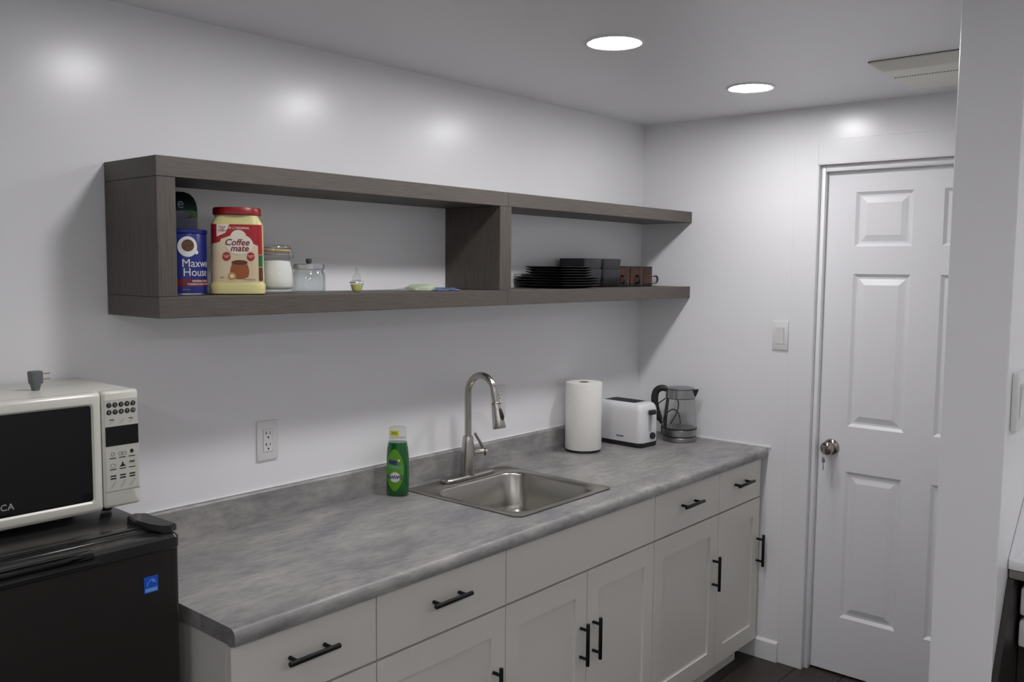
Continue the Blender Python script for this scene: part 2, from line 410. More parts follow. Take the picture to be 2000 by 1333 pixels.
def cabinet(name, label, x0, x1, fronts):
    t = thing(name, label, 'cabinet', ((x0+x1)/2, -.30, 0))
    bm = B(); p = .016
    box(bm, x0+.0005, x0+p, BY, -.004, ZB, .875); box(bm, x1-p, x1-.0005, BY, -.004, ZB, .875)
    box(bm, x0+p, x1-p, BY, -.004, ZB, ZB+p); box(bm, x0+p, x1-p, -.012, -.004, ZB+p, .875); box(bm, x0+p, x1-p, BY, BY+.06, .86, .875)
    obj('carcass', bm, 'cabinet_paint', t, True)
    for xx in (x0+.07, x1-.07):
        for yy in (-.52, -.08): obj('foot', lathe(B(), [(.022,0),(.022,.006),(.014,.012),(.014,ZB)], 12, xx, yy), 'soft_black', t, True)
    for kind, a, b_, hx in fronts:
        if kind == 'drawer':
            d = front_slab(t, 'drawer_front', a, b_, ZM+.003, ZT); handle(d, (a+b_)/2 if hx is None else hx, .797)
        elif kind == 'blank': front_slab(t, 'false_front', a, b_, ZM+.003, ZT)
        else:
            d = shaker(t, a, b_, ZB, ZM); handle(d, hx, .478, True)
    return t
cabinet('base_cabinet', 'off-white base cabinet at the left end beside the black fridge', -2.537, -2.139, [('drawer',-2.537,-2.139,-2.343),('door',-2.537,-2.139,-2.172)])
cabinet('base_cabinet', 'off-white base cabinet with drawer, just left of the sink cabinet', -2.139, -1.660, [('drawer',-2.139,-1.660,-1.900),('door',-2.139,-1.660,-1.712)])
cabinet('sink_cabinet', 'wide off-white two-door cabinet under the steel sink', -1.660, -.862, [('blank',-1.660,-.862,None),('door',-1.660,-1.263,-1.298),('door',-1.263,-.862,-1.229)])
cabinet('base_cabinet', 'off-white base cabinet with drawer, just right of the sink cabinet', -.862, -.385, [('drawer',-.862,-.385,-.628),('door',-.862,-.385,-.422)])
cabinet('base_cabinet', 'off-white base cabinet with drawer in the corner by the end wall', -.385, -.014, [('drawer',-.385,-.014,-.205),('door',-.385,-.014,-.034)])
tag(obj('toe_kick', box(B(), -2.53, -.10, -.572, -.556, .001, .080), 'cabinet_paint'), 'white toe kick board under the base cabinets', 'toe kick')

# ------------------------------------------------------------ worktop with sink cut-out
SX0, SX1, SY0, SY1 = -1.525, -1.022, -.558, -.052
hx0, hx1, hy0, hy1 = SX0+.016, SX1-.016, SY0+.016, SY1-.016
wt = thing('worktop', 'mottled grey laminate worktop with rolled front edge and upstand', 'worktop', (-1.27, -.32, .876))
top = [(-.006,.914),(hy1,.914),(hy0,.914),(-.632,.914),(-.640,.912),(-.6465,.907),(-.650,.899),(-.650,.882),(-.648,.877),(-.643,.8755),(hy0-.001,.8755),(hy1-.001,.8755),(-.006,.8755)]
xsx = [-2.541, hx0, hx1, -.002]
bm = B(); rows = [[bm.verts.new((x, y, z)) for y, z in top] for x in xsx]; n = len(top)
for k in range(3):
    for i in range(n):
        j = (i+1) % n
        if k == 1 and i in (1, 10): continue
        bm.faces.new((rows[k][i], rows[k][j], rows[k+1][j], rows[k+1][i]))
bm.faces.new(rows[0]); bm.faces.new(rows[3][::-1])
for a, b_, i, j in ((1,1,1,2),(2,2,1,2)): bm.faces.new((rows[a][1], rows[a][2], rows[a][10], rows[a][11]))
bm.faces.new((rows[1][1], rows[2][1], rows[2][11], rows[1][11])); bm.faces.new((rows[1][2], rows[2][2], rows[2][10], rows[1][10]))
obj('slab', bm, 'laminate', wt, True)
bm = B(); loft(bm, [[(x,-.001,.9142),(x,-.020,.9142),(x,-.020,1.000),(x,-.016,1.0045),(x,-.001,1.0045)] for x in (-2.541,-.002)]); obj('upstand', bm, 'laminate', wt, True)
bm = B(); box(bm, -2.541, -.002, -.006, -.0005, 1.0046, 1.0085, .0012, 1); obj('caulk_line', bm, 'caulk', wt, True)
# seam board end-cap is the slab's own end

# ------------------------------------------------------------ sink
sk = thing('sink', 'square stainless steel drop-in sink with one bowl', 'sink', (-1.273, -.305, .914))
bm = B(); k = 8; bx0, bx1, by0, by1 = SX0+.036, SX1-.036, SY0+.036, SY1-.085
L = [rrect(SX0+.002,SX1-.002,SY0+.002,SY1-.002,.030,.9145,k), rrect(SX0,SX1,SY0,SY1,.032,.9165,k), rrect(SX0+.004,SX1-.004,SY0+.004,SY1-.004,.030,.9176,k),
     rrect(SX0+.010,SX1-.010,SY0+.010,SY1-.010,.026,.9172,k), rrect(SX0+.014,SX1-.014,SY0+.014,SY1-.014,.024,.9166,k),
     rrect(bx0-.006,bx1+.006,by0-.006,by1+.006,.078,.9160,k), rrect(bx0-.001,bx1+.001,by0-.001,by1+.001,.074,.9135,k), rrect(bx0+.004,bx1-.004,by0+.004,by1-.004,.070,.906,k),
     rrect(bx0+.014,bx1-.014,by0+.014,by1-.014,.066,.80,k), rrect(bx0+.022,bx1-.022,by0+.022,by1-.022,.066,.772,k), rrect(bx0+.045,bx1-.045,by0+.045,by1-.045,.060,.752,k),
     rrect(bx0+.075,bx1-.075,by0+.075,by1-.075,.05,.748,k), rrect(-1.318,-1.228,-.375,-.285,.0449,.746,k)]
loft(bm, L, False, True); obj('basin', bm, 'sink_steel', sk, True, ang=60)
bm = B(); lathe(bm, [(.043,.7465),(.042,.749),(.034,.748),(.030,.744),(.012,.7435),(.010,.752),(.004,.753)], 24, -1.273, -.33); obj('drain', bm, 'steel', sk, True)
bm = text('', .02); bm.free()
bm = B(); ell(bm, 0, 0, .009, .006, 16, 0., 1); mapped(bm, lambda v: (bx0+.0092, -.27+v.x, .865+v.z)); obj('stamped_mark', bm, 'ink_grey', sk, True)

# ------------------------------------------------------------ faucet
FX, FYY = -1.252, -.088
fc = thing('faucet', 'brushed nickel pull-down gooseneck faucet behind the sink', 'faucet', (FX, FYY, .9180))
bm = B(); 
loft(bm, [rrect(-.128,.128,-.026,.026,.0255,0,8), rrect(-.128,.128,-.026,.026,.0255,.007,8), rrect(-.124,.124,-.022,.022,.0215,.011,8)]); obj('deck_plate', bm, 'nickel', fc)
bm = B(); lathe(bm, [(.0265,.010),(.0265,.018),(.0262,.06),(.0245,.09),(.0205,.125),(.0175,.146),(.0165,.148)], 28); obj('body', bm, 'nickel', fc, ang=50)
Rr = .064; zt = .302
path = [(0,0,.145),(0,0,.20),(0,0,.25)] + [(0, -Rr+Rr*math.cos(a), zt+Rr*1.05*math.sin(a)) for a in [i*PI/14*1.0 for i in range(0, 13)]]
e0 = path[-1]; path += [(0, e0[1]-.003, e0[2]-.020), (0, e0[1]-.009, e0[2]-.050)]
bm = B(); tube(bm, path, .0122, 16); obj('gooseneck', bm, 'nickel', fc, ang=60)
hd = Vector((0,-.006,-.030)).normalized(); hp = Vector(path[-1])
bm = B(); tube(bm, [hp - hd*.002, hp, hp+hd*.003, hp+hd*.02, hp+hd*.062, hp+hd*.086, hp+hd*.090], [.0128,.0150,.0155,.0160,.0205,.0232,.0215], 24); sp = obj('spray_head', bm, 'nickel', fc, ang=50)
side = hd.cross(Vector((1,0,0))).normalized()
if side.y > 0: side = -side
bm = B(); c0 = hp+hd*.030+side*.0165; c1 = hp+hd*.052+side*.0215; c2 = hp+hd*.062+side*.0195
tube(bm, [hp+hd*.022+side*.014, c0, c1, c2], [.004,.0065,.0068,.004], 10); obj('spray_button', bm, 'soft_black', sp)
bm = B(); tube(bm, [hp+hd*.0035, hp+hd*.005], .0160, 24); obj('joint_ring', bm, 'ink', sp)
bm = B(); tube(bm, [(.018,-.010,.088),(.040,-.024,.088),(.058,-.036,.088)], [.0135,.0135,.0130], 18); vb = obj('valve_hub', bm, 'nickel', fc)
bm = B(); tube(bm, [(.050,-.0305,.088),(.0535,-.033,.088)], .0142, 18); obj('seal_ring', bm, 'ink', vb)
bm = B(); tube(bm, [(.050,-.030,.098),(.040,-.026,.118),(.016,-.018,.158)], [.0065,.0055,.0045], 10); obj('lever', bm, 'nickel', fc)

# ------------------------------------------------------------ wall shelf: two open box units
SD = -.258; z0, z1, z2, z3 = 1.536, 1.586, 1.867, 1.9145
def plank_box(parent, name, x0, x1, za, zb, m):
    return obj(name, box(B(), x0, x1, SD, -.001, za, zb, .0012, 1), m, parent, True)
su = thing('wall_shelf', 'grey-brown wood-grain open box shelf, the left unit with the jars', 'shelf', (-1.86, -.13, z0), group='wall shelf units')
plank_box(su, 'top_board', -2.482, -1.2410, z2, z3, 'wood_h'); plank_box(su, 'bottom_board', -2.482, -1.2410, z0, z1, 'wood_h')
plank_box(su, 'side_panel', -2.482, -2.434, z1+.0004, z2-.0004, 'wood_v'); plank_box(su, 'side_panel', -1.281, -1.222, z1+.0004, z2-.0004, 'wood_v')
su2 = thing('wall_shelf', 'grey-brown wood-grain open shelf, the right unit with black dishes', 'shelf', (-.62, -.13, z0), group='wall shelf units')
plank_box(su2, 'top_board', -1.2400, -.001, z2, z3, 'wood_h'); plank_box(su2, 'bottom_board', -1.2400, -.001, z0, z1, 'wood_h')

# ------------------------------------------------------------ outlets and switches
def plate(name, label, cat, loc, rotz, w=.072, h=.117, d=.006, kind='outlet', gang=1):
    t = thing(name, label, cat, loc, rotz)           # local: faces -y, x right, z up, back at y=0
    bm = B(); box(bm, -w/2, w/2, -d, -.0004, -h/2, h/2, .002, 2); obj('cover_plate', bm, 'plate_white', t)
    for g in range(gang):
        cx = (g-(gang-1)/2)*.046
        bm = B(); box(bm, cx-.0170, cx+.0170, -d-.0002, -d+.001, -.0340, .0340); obj('reveal', bm, 'ink_grey', t)
        if kind == 'outlet':
            bm = B(); box(bm, cx-.0162, cx+.0162, -d-.0018, -d+.001, -.0332, .0332, .001, 1); rc = obj('receptacle', bm, 'plastic_white', t)
            for s in (.017, -.017):
                bm = B(); yy = -d-.0024
                box(bm, cx-.0078, cx-.0056, yy, yy+.001, s+.001, s+.010); box(bm, cx-.0090, cx-.0056, yy, yy+.001, s+.0045, s+.0066)
                box(bm, cx+.0056, cx+.0074, yy, yy+.001, s+.001, s+.0085); lathe(bm, [(0,0)], 3, 0, 0, cap0=False, cap1=False) if False else None
                ell(bm, cx, s-.0075, .0027, .0030, 10, yy, 1); obj('socket_slots', bm, 'dark_slot', rc)
        else:
            bm = B(); loft(bm, [[(cx-.0162,-d,-.0332),(cx-.0162,-d-.0015,-.0332),(cx-.0162,-d-.003,0),(cx-.0162,-d-.0065,.0332),(cx-.0162,-d,.0332)],
                                [(cx+.0162,-d,-.0332),(cx+.0162,-d-.0015,-.0332),(cx+.0162,-d-.003,0),(cx+.0162,-d-.0065,.0332),(cx+.0162,-d,.0332)]]); obj('rocker', bm, 'plastic_white', t, ang=5)
    return t
plate('wall_outlet', 'white wall outlet above the worktop, left of the soap bottle', 'outlet', (-2.022, 0, 1.149), 0)
plate('wall_outlet', 'white wall outlet partly hidden behind the faucet', 'outlet', (-.992, 0, 1.155), 0)
plate('light_switch', 'white rocker light switch on the end wall beside the door', 'light switch', (0, -.6855, 1.391), -PI/2, w=.068, h=.119, kind='switch')
plate('light_switch', 'white wall switch plate on the partition wall at the right edge', 'light switch', (-1.502, PY0, 1.407), 0, w=.118, h=.116, d=.012, kind='switch', gang=2)

# ------------------------------------------------------------ fridge
fr = thing('mini_fridge', 'black compact fridge with dark steel door under the microwave', 'fridge', (-2.84, -.27, 0))
FX0, FX1, FT = -3.105, -2.576, 1.100
bm = B(); box(bm, FX0+.004, FX1-.004, -.440, -.02, .02, FT-.012, .006); obj('body', bm, 'fridge_body', fr, True)
bm = B(); box(bm, FX0, FX1, -.446, -.016, FT-.020, FT, .007, 3); tp = obj('top', bm, 'fridge_trim', fr, True)
bm = B(); box(bm, FX0+.03, FX1-.03, -.425, -.40, FT+.0001, FT+.0025, .001); obj('top_rib', bm, 'fridge_trim', tp, True)
bm = B(); loft(bm, [rrect(FX0, FX1, -.500, -.447, .012, z, 5) for z in (.05, 1.066)]); dr = obj('door', bm, 'fridge_door', fr, True)
bm = B(); loft(bm, [rrect(FX0, FX1, -.500, -.447, .012, 1.0662, 5), rrect(FX0-.001, FX1+.001, -.503, -.447, .013, 1.070, 5), rrect(FX0-.001, FX1+.001, -.503, -.447, .013, 1.090, 5), rrect(FX0+.003, FX1-.003, -.498, -.449, .012, 1.0965, 5), rrect(FX0+.008,FX1-.008,-.492,-.452,.01,1.0975,5)])
cp = obj('door_cap', bm, 'fridge_trim', dr, True)
bm = B(); box(bm, -3.02, -2.756, -.505, -.480, 1.083, 1.0985, .004, 2); obj('handle_recess', bm, 'black_glass', dr, True)
bm = B(); box(bm, -3.03, -2.745, -.5045, -.499, 1.0715, 1.080, .002, 2); obj('grip_lip', bm, 'fridge_body', dr, True)
hc = [(-2.618,-.452),(-2.624,-.40),(-2.616,-.352),(-2.596,-.345),(-2.578,-.362),(-2.574,-.485),(-2.592,-.496),(-2.606,-.486)]
bm = B(); loft(bm, [[(x_,y_,z) for x_, y_ in hc] for z in (FT+.0005, FT+.010)] + [[(x_*.88-2.597*.12, y_*.94-.42*.06, FT+.014) for x_, y_ in hc]])
obj('hinge_cover', bm, 'fridge_trim', fr, True)
bm = text('Danby', .021, .006, x=-2.642, z=1.043, y=-.5006); obj('lettering', bm, 'ink', dr, True)
bm = B(); box(bm, -2.656, -2.626, -.5010, -.4995, .985, 1.019); stk = obj('energy_sticker', bm, 'sticker_blue', dr, True); stk['label'] = 'small blue square sticker'
bm = B(); box(bm, -2.654, -2.628, -.5014, -.5009, .987, .9945); 
tube(bm, [(-2.651+.020*t_, -.5012, 1.000+.010*math.sin(PI*t_)+.004*t_) for t_ in [i/10 for i in range(11)]], .0007, 4)
poly(bm, [(-2.636+ (.005 if q%2==0 else .002)*math.sin(q*PI/5), 1.009+(.005 if q%2==0 else .002)*math.cos(q*PI/5)) for q in range(10)], -.5013)
obj('sticker_print', bm, 'sticker_pale', stk, True)
for xx in (FX0+.05, FX1-.05):
    for yy in (-.40, -.07): obj('foot', lathe(B(), [(.016,0),(.016,.02)], 12, xx, yy), 'soft_black', fr, True)

# ------------------------------------------------------------ microwave
mw = thing('microwave', 'white countertop microwave oven with black glass door on the fridge', 'microwave', (-2.78, -.16, FT+.0025))
MX0, MX1, MF, MZ0, MZ1 = -3.005, -2.557, -.300, 1.119, 1.383
bm = B(); box(bm, MX0+.003, MX1-.003, -.270, -.012, MZ0+.004, MZ1, .006, 3); obj('case', bm, 'microwave_white', mw, True)
for xx in (MX0+.05, MX1-.05):
    for yy in (-.235, -.05): obj('foot', lathe(B(), [(.012,FT+.0026),(.014,MZ0+.006)], 12, xx, yy), 'soft_black', mw, True)
DXR = -2.6405                                      # seam between door and panel
def fr_(ins, y, z0_, z1_, x0_, x1_, r): return [(p[0], y, p[1]) for p in [(q[0], q[1]) for q in rrect(x0_+ins, x1_-ins, z0_+ins, z1_-ins, r, 0, 4)]]
wx0, wx1, wz0, wz1 = -2.965, -2.6630, 1.1450, 1.3560
bm = B(); loft(bm, [fr_(0,-.271,MZ0,MZ1,MX0,DXR,.008), fr_(0,-.292,MZ0,MZ1,MX0,DXR,.008), fr_(.006,-.299,MZ0,MZ1,MX0,DXR,.007), fr_(.009,-.300,MZ0,MZ1,MX0,DXR,.006),
              fr_(-.004,-.300,wz0,wz1,wx0,wx1,.008), fr_(0,-.2965,wz0,wz1,wx0,wx1,.006), fr_(.0,-.290,wz0,wz1,wx0,wx1,.006)], True, False)
md = obj('door', bm, 'microwave_white', mw, True)
bm = B(); loft(bm, [fr_(0.0002,-.2962,wz0,wz1,wx0,wx1,.006), fr_(.0002,-.288,wz0,wz1,wx0,wx1,.006)]); obj('window', bm, 'black_glass', md, True)
bm = text('RCA', .0185, .02, x=-2.8435, z=1.1655, y=-.2968, spacing=1.1); obj('lettering', bm, 'silver_print', md, True)
bm = B(); loft(bm, [fr_(0,-.271,MZ0+.003,MZ1,DXR+.0015,MX1,.007), fr_(0,-.293,MZ0+.003,MZ1,DXR+.0015,MX1,.007), fr_(.004,-.2985,MZ0+.003,MZ1,DXR+.0015,MX1,.006), fr_(.006,-.2995,MZ0+.003,MZ1,DXR+.0015,MX1,.005)])
mp_ = obj('control_panel', bm, 'microwave_white', mw, True)
bm = B(); box(bm, -2.6355, -2.5605, -.3002, -.2990, 1.1600, 1.3650, .0004, 1); obj('key_sheet', bm, 'microwave_face', mp_, True)
bm = B(); box(bm, -2.6345, -2.5605, -.3008, -.3000, 1.2610, 1.3045); obj('display', bm, 'black_glass', mp_, True)
bm = B(); box(bm, -2.6375, -2.5585, -.3000, -.2990, 1.1580, 1.1592); obj('button_seam', bm, 'ink_grey', mp_, True)
for q in range(10):
    cx = -2.6255+.0136*(q % 5); cz = 1.3525-.0158*(q//5)
    bm = B(); lathe(bm, [(.0056,0),(.0056,.0008),(.0050,.0011)], 20); mapped(bm, lambda v: (cx+v.x, -.3002-v.z, cz+v.y)); bt = obj('number_button', bm, 'ink', mp_, True)
    bm = text(str(q+1), .0072, .01, x=cx, z=cz, y=-.3015); obj('number', bm, 'ink_pale', bt, True)
bm = B(); yy = -.3005
for cx, wd in ((-2.620,.010), (-2.5775,.009)): box(bm, cx-wd/2, cx+wd/2, yy, yy+.0004, 1.3185, 1.3205)
for cx in (-2.6195, -2.598, -2.5765):
    for k_, zc in enumerate((1.2335, 1.2085)): box(bm, cx-.0075, cx+.0075, yy, yy+.0004, zc-.0012, zc+.0008)
    for zc in (1.1935, 1.1875): box(bm, cx-.0065, cx+.0065, yy, yy+.0004, zc-.0016, zc+.0016)
poly(bm, [(-2.606,1.2125),(-2.590,1.2125),(-2.595,1.2165),(-2.598,1.2245),(-2.601,1.2165)], yy)
ell(bm, -2.5765, 1.2445, .0042, .0048, 14, yy, 1)
poly(bm, [(-2.584,1.2195),(-2.569,1.2195),(-2.571,1.2235),(-2.582,1.2235)], yy)
obj('key_print', bm, 'ink', mp_, True, kind='stuff')
bm = B()
def ring(bm, cx, cz, rx, rz, y, t_=.0007): tube(bm, [(cx+rx*math.cos(a), y, cz+rz*math.sin(a)) for a in [i*PI/8 for i in range(17)]], t_, 4)
ring(bm, -2.602, 1.2425, .0050, .0036, yy); ring(bm, -2.594, 1.2425, .0050, .0036, yy); ring(bm, -2.6195, 1.2170, .0055, .0042, yy); ring(bm, -2.6195, 1.2430, .0036, .0042, yy); ring(bm, -2.5765, 1.2205, .0065, .0022, yy)
obj('key_icons', bm, 'ink_grey', mp_, True, kind='stuff')
bm = B()
for cx in (-2.6195, -2.598, -2.5765): poly(bm, [(cx-.008,1.1660),(cx-.003,1.1660),(cx+.008,1.1815),(cx+.003,1.1815)], yy)
for cx in (-2.6195, -2.598, -2.5765): poly(bm, [(cx-.007,1.3095),(cx-.003,1.3095),(cx+.007,1.3195),(cx+.003,1.3195)], -.30045)
obj('slanted_marks', bm, 'ink_pale', mp_, True, kind='stuff')

# grey plug adapter standing on the microwave
ad = thing('plug_adapter', 'small grey plug adapter with metal prongs lying on the microwave', 'plug', (-2.723, -.165, MZ1+.0005))
bm = B(); loft(bm, [[(-.012,-.011,.032-.0),(.0125,-.011,.032),(.0125,.011,.032),(-.012,.011,.032)]] if False else
     [rrect(-.008,.006,-.008,.008,.004,0,3), rrect(-.010,.0085,-.010,.010,.004,.012,3), rrect(-.0125,.0125,-.012,.012,.004,.016,3), rrect(-.014,.0125,-.012,.012,.004,.040,3), rrect(-.012,.011,-.010,.010,.004,.042,3)]); obj('body', bm, 'adapter_grey', ad)
for zz, yy2 in ((.035,0),(.0235,-.005)):
    bm = B(); box(bm, .012, .0305, yy2-.001, yy2+.001, zz-.0016, zz+.0016, .0006, 1); obj('prong', bm, 'brass', ad)

# ------------------------------------------------------------ shelf contents
ZS = z1+.0006
# blue coffee tin
R = .060
tn = thing('coffee_tin', 'dark blue coffee tin with white lettering at the left end of shelf', 'tin', (-2.338, -.110, ZS), math.radians(-30))
bm = B(); lathe(bm, [(R-.002,0),(R,.0015),(R,.004)], 48); obj('rim', bm, 'tin_rim', tn)
bm = B(); lathe(bm, [(R-.001,.004),(R-.001,.152),(R-.002,.154)], 48); obj('can', bm, 'blue_tin', tn)
bm = B(); lathe(bm, [(R+.0005,.1545),(R+.001,.156),(R+.001,.163),(R-.002,.165)], 48); obj('lid', bm, 'blue_tin', tn)
def wrap(bm, rad, a0=0.): return mapped(bm, lambda v: ((rad-v.y)*math.sin(v.x/rad+a0), -(rad-v.y)*math.cos(v.x/rad+a0), v.z))
bm = grid(B(), -.030, .12, .022, .040, 40, 2); obj('red_band', wrap(bm, R-.0006), 'print_darkred', tn)
bm = ell(B(), .014, .121, .0245, .0255, 32); ell(bm, .036, .107, .006, .005, 12, 0, 2); cupo = obj('printed_cup', wrap(bm, R-.0005), 'print_white', tn)
obj('printed_coffee', wrap(ell(B(), .0145, .124, .0155, .0150, 28), R-.0001), 'print_coffee', cupo)
obj('lettering', wrap(text('Maxwell', .0285, 0., x=.045, z=.079, spacing=.98), R-.0003), 'print_white', tn)
obj('lettering', wrap(text('House', .0285, 0., x=.038, z=.0565, spacing=.98), R-.0003), 'print_white', tn)
obj('lettering', wrap(text('ORIGINAL ROAST', .0068, .015, x=.050, z=.0350), R-.0001), 'print_white', tn)
obj('lettering', wrap(text('TORREFACTION ORIGINALE', .0064, .015, x=.052, z=.0270), R-.0001), 'print_white', tn)
obj('small_print', wrap(grid(B(), 0, .018, .0135, .0147, 6, 1), R-.0006), 'print_grey', tn)

# coffee bag behind it
cb = thing('coffee_bag', 'crumpled green and white coffee bag standing behind the blue tin', 'bag', (-2.314, -.0195, ZS), math.radians(0))
def bagloop(w, d, z, dx=0.): return [(dx+w*1.24*math.copysign(abs(math.cos(a))**.6, math.cos(a)), d*.82*math.copysign(abs(math.sin(a))**.8, math.sin(a)), z+.002*math.sin(5*a+z*90)) for a in [2*PI*i/28 for i in range(28)]]
def bagsec(name, m, secs): obj(name, loft(B(), [bagloop(*s) for s in secs]), m, cb, ang=60)
bagsec('bag_bottom', 'bag_white', [(.050,.0185,.0025),(.054,.0205,.01),(.057,.0205,.06),(.058,.0205,.12),(.057,.0205,.165),(.056,.0205,.1995)])
bagsec('bag_middle', 'bag_lime', [(.0562,.0203,.200),(.0575,.0200,.208),(.0568,.0198,.2185)])
bagsec('bag_top', 'bag_darkgreen', [(.0568,.0198,.219),(.057,.0190,.225),(.055,.0175,.238),(.050,.014,.252),(.042,.009,.262),(.030,.004,.2665)])

bm = text('e', .040, .01, x=.014, z=.236, y=-.0178); obj('lettering', bm, 'bag_white', cb)
bm = ell(B(), .018, .208, .022, .010, 20, -.0180, 1); obj('pale_patch', bm, 'bag_white', cb)
# coffee creamer jar
cm = thing('creamer_jar', 'large plastic coffee creamer jar with red lid and printed label', 'jar', (-2.214, -.166, ZS), math.radians(-34))
A_, D_ = .0690, .052
def se(a, b_, z, p=.42, n=56): 
    return [(a*math.copysign(abs(math.cos(t_))**p, math.cos(t_)), b_*math.copysign(abs(math.sin(t_))**p, math.sin(t_)), z) for t_ in [2*PI*(i+.5)/n for i in range(n)]]
bm = B(); loft(bm, [se(A_-.006,D_-.006,0), se(A_,D_,.003), se(A_+.001,D_+.001,.024), se(A_-.0015,D_-.0015,.028), se(A_-.0025,D_-.0025,.034), se(A_-.004,D_-.004,.178), se(A_-.007,D_-.006,.186), se(A_-.014,D_-.008,.197), se(.054,.046,.204,.6)]); obj('body', bm, 'jar_plastic', cm, ang=60)
bm = B(); loft(bm, [se(.0585,.050,.2045,.75), se(.0605,.0515,.206,.75), se(.0605,.0515,.219,.75), se(.058,.049,.2235,.75)]); obj('lid', bm, 'lid_red', cm, ang=40)
def lab(off):                                                     # lay a flat print on the jar's rounded-square wall
    a = A_-.0028; b_ = D_-.0028; p = .42
    tab = []; px_, py_ = None, None; s = 0
    for i in range(721):
        t_ = -PI/2 + (i-360)*PI/360*.5*1.2
        x_ = a*math.copysign(abs(math.cos(t_))**p, math.cos(t_)); y_ = b_*math.copysign(abs(math.sin(t_))**p, math.sin(t_))
        if px_ is not None: s += math.hypot(x_-px_, y_-py_)
        tab.append([s, x_, y_]); px_, py_ = x_, y_
    mid = tab[360][0]
    for q in tab: q[0] -= mid
    def fn(v):
        s_ = v.x
        lo = 0; hi = len(tab)-1
        while hi-lo > 1:
            m_ = (lo+hi)//2
            if tab[m_][0] <= s_: lo = m_
            else: hi = m_
        f = (s_-tab[lo][0])/max(1e-9, tab[hi][0]-tab[lo][0]); x_ = tab[lo][1]+(tab[hi][1]-tab[lo][1])*f; y_ = tab[lo][2]+(tab[hi][2]-tab[lo][2])*f
        nx, ny = tab[hi][2]-tab[lo][2], -(tab[hi][1]-tab[lo][1]); l = math.hypot(nx, ny) or 1
        k_ = 1-(v.z-.034)/.144*.022
        return (x_*k_+nx/l*(off-v.y), y_*k_+ny/l*(off-v.y), v.z)
    return fn
lb = obj('label', mapped(grid(B(), -.066, .066, .034, .180, 60, 12), lab(.0006)), 'print_tan', cm, ang=60)
def top_band():
    bm = B(); n_ = 60; rows_ = []
    for j in range(7):
        r_ = []
        for i in range(n_+1):
            x_ = -.066+.132*i/n_; zl = .146+.010*math.sin((x_+.03)*40) - (.018 if x_ > .035 else .018*max(0, (x_-.005)/.03)**2 if x_ > .005 else 0)+ (-.006 if x_ < -.04 else 0)
            r_.append((x_, 0, zl+(.180-zl)*j/6))
        rows_.append(r_)
    return sheet(bm, rows_)
obj('red_panel', mapped(top_band(), lab(.0010)), 'print_red', lb, ang=60)
bm = ell(B(), .006, .129, .0345, .026, 32); ell(bm, .004, .148, .020, .018, 24, -.0004); obj('white_cloud', mapped(bm, lab(.0014)), 'print_cream', lb, ang=60)
obj('corner_flash', mapped(sheet(B(), [[(-.050+(.022+.010*j/5)*i/10, 0, .148+.010*i/10*(1-j/5)+.032*j/5) for i in range(11)] for j in range(6)]), lab(.0015)), 'print_cream', lb, ang=60)
bm = text('Coffee', .0225, .018, .25, x=.000, z=.1335); merge(bm, text('mate', .0225, .018, .25, x=.006, z=.1185)); obj('brand_lettering', mapped(bm, lab(.0019)), 'print_darkred', lb)
obj('small_lettering', mapped(text('THE | L\'ORIGINAL', .0075, .012, x=.002, z=.1705), lab(.0016)), 'print_cream', lb)
bm = text('VALUE\nSIZE\nFORMAT', .0055, .01, x=-.036, z=.1680, line=.9); obj('flash_lettering', mapped(bm, lab(.0020)), 'print_red', lb)
for bx_, rx_, wd_ in ((-.026,.0105,'LACTOSE'), (.034,.0098,'GLUTEN')):
    bd = obj('red_badge', mapped(ell(B(), bx_, .098, rx_, .0112, 24), lab(.0014)), 'print_red', lb)
    obj('badge_lettering', mapped(text(wd_+'\nFREE', .0042, .01, x=bx_, z=.098, line=.9), lab(.0018)), 'print_cream', bd)
bm = B(); rows_ = []
for j in range(7):
    t_ = j/6; zz = .046+.040*t_; hw = .0170+.0065*math.sin(PI*min(1, t_*.9+.18)); rows_.append([(.006-hw+2*hw*i/12, 0, zz-.006*(1-t_)*(1-((i-6)/6)**2)) for i in range(13)])
cpo = obj('printed_cup', mapped(sheet(bm, rows_), lab(.0014)), 'print_tea', lb)
bm = ell(B(), .006, .083, .0200, .0060, 24, 0, 2); obj('printed_drink', mapped(bm, lab(.0019)), 'print_brown', cpo)
bm = ell(B(), -.013, .048, .0100, .0092, 24, 0, 2); og = obj('printed_fruit', mapped(bm, lab(.0020)), 'print_orange', lb)
obj('fruit_centre', mapped(ell(B(), -.013, .048, .0055, .0050, 16, 0, 2), lab(.0023)), 'print_cream', og)
bm = grid(B(), .016, .044, .0385, .0405, 8, 1); grid(bm, -.041, -.033, .043, .046, 4, 1); obj('fine_print', mapped(bm, lab(.0014)), 'print_grey', lb, kind='stuff')
for a0, a1, c0, c1, m_ in ((.053,.0655,.104,.180,'print_red'), (.0535,.0655,.072,.102,'print_green'), (.0535,.0655,.036,.070,'print_brown')):
    obj('side_panel', mapped(grid(B(), a0, a1, c0, c1, 10, 4), lab(.0016)), m_, lb, ang=60)

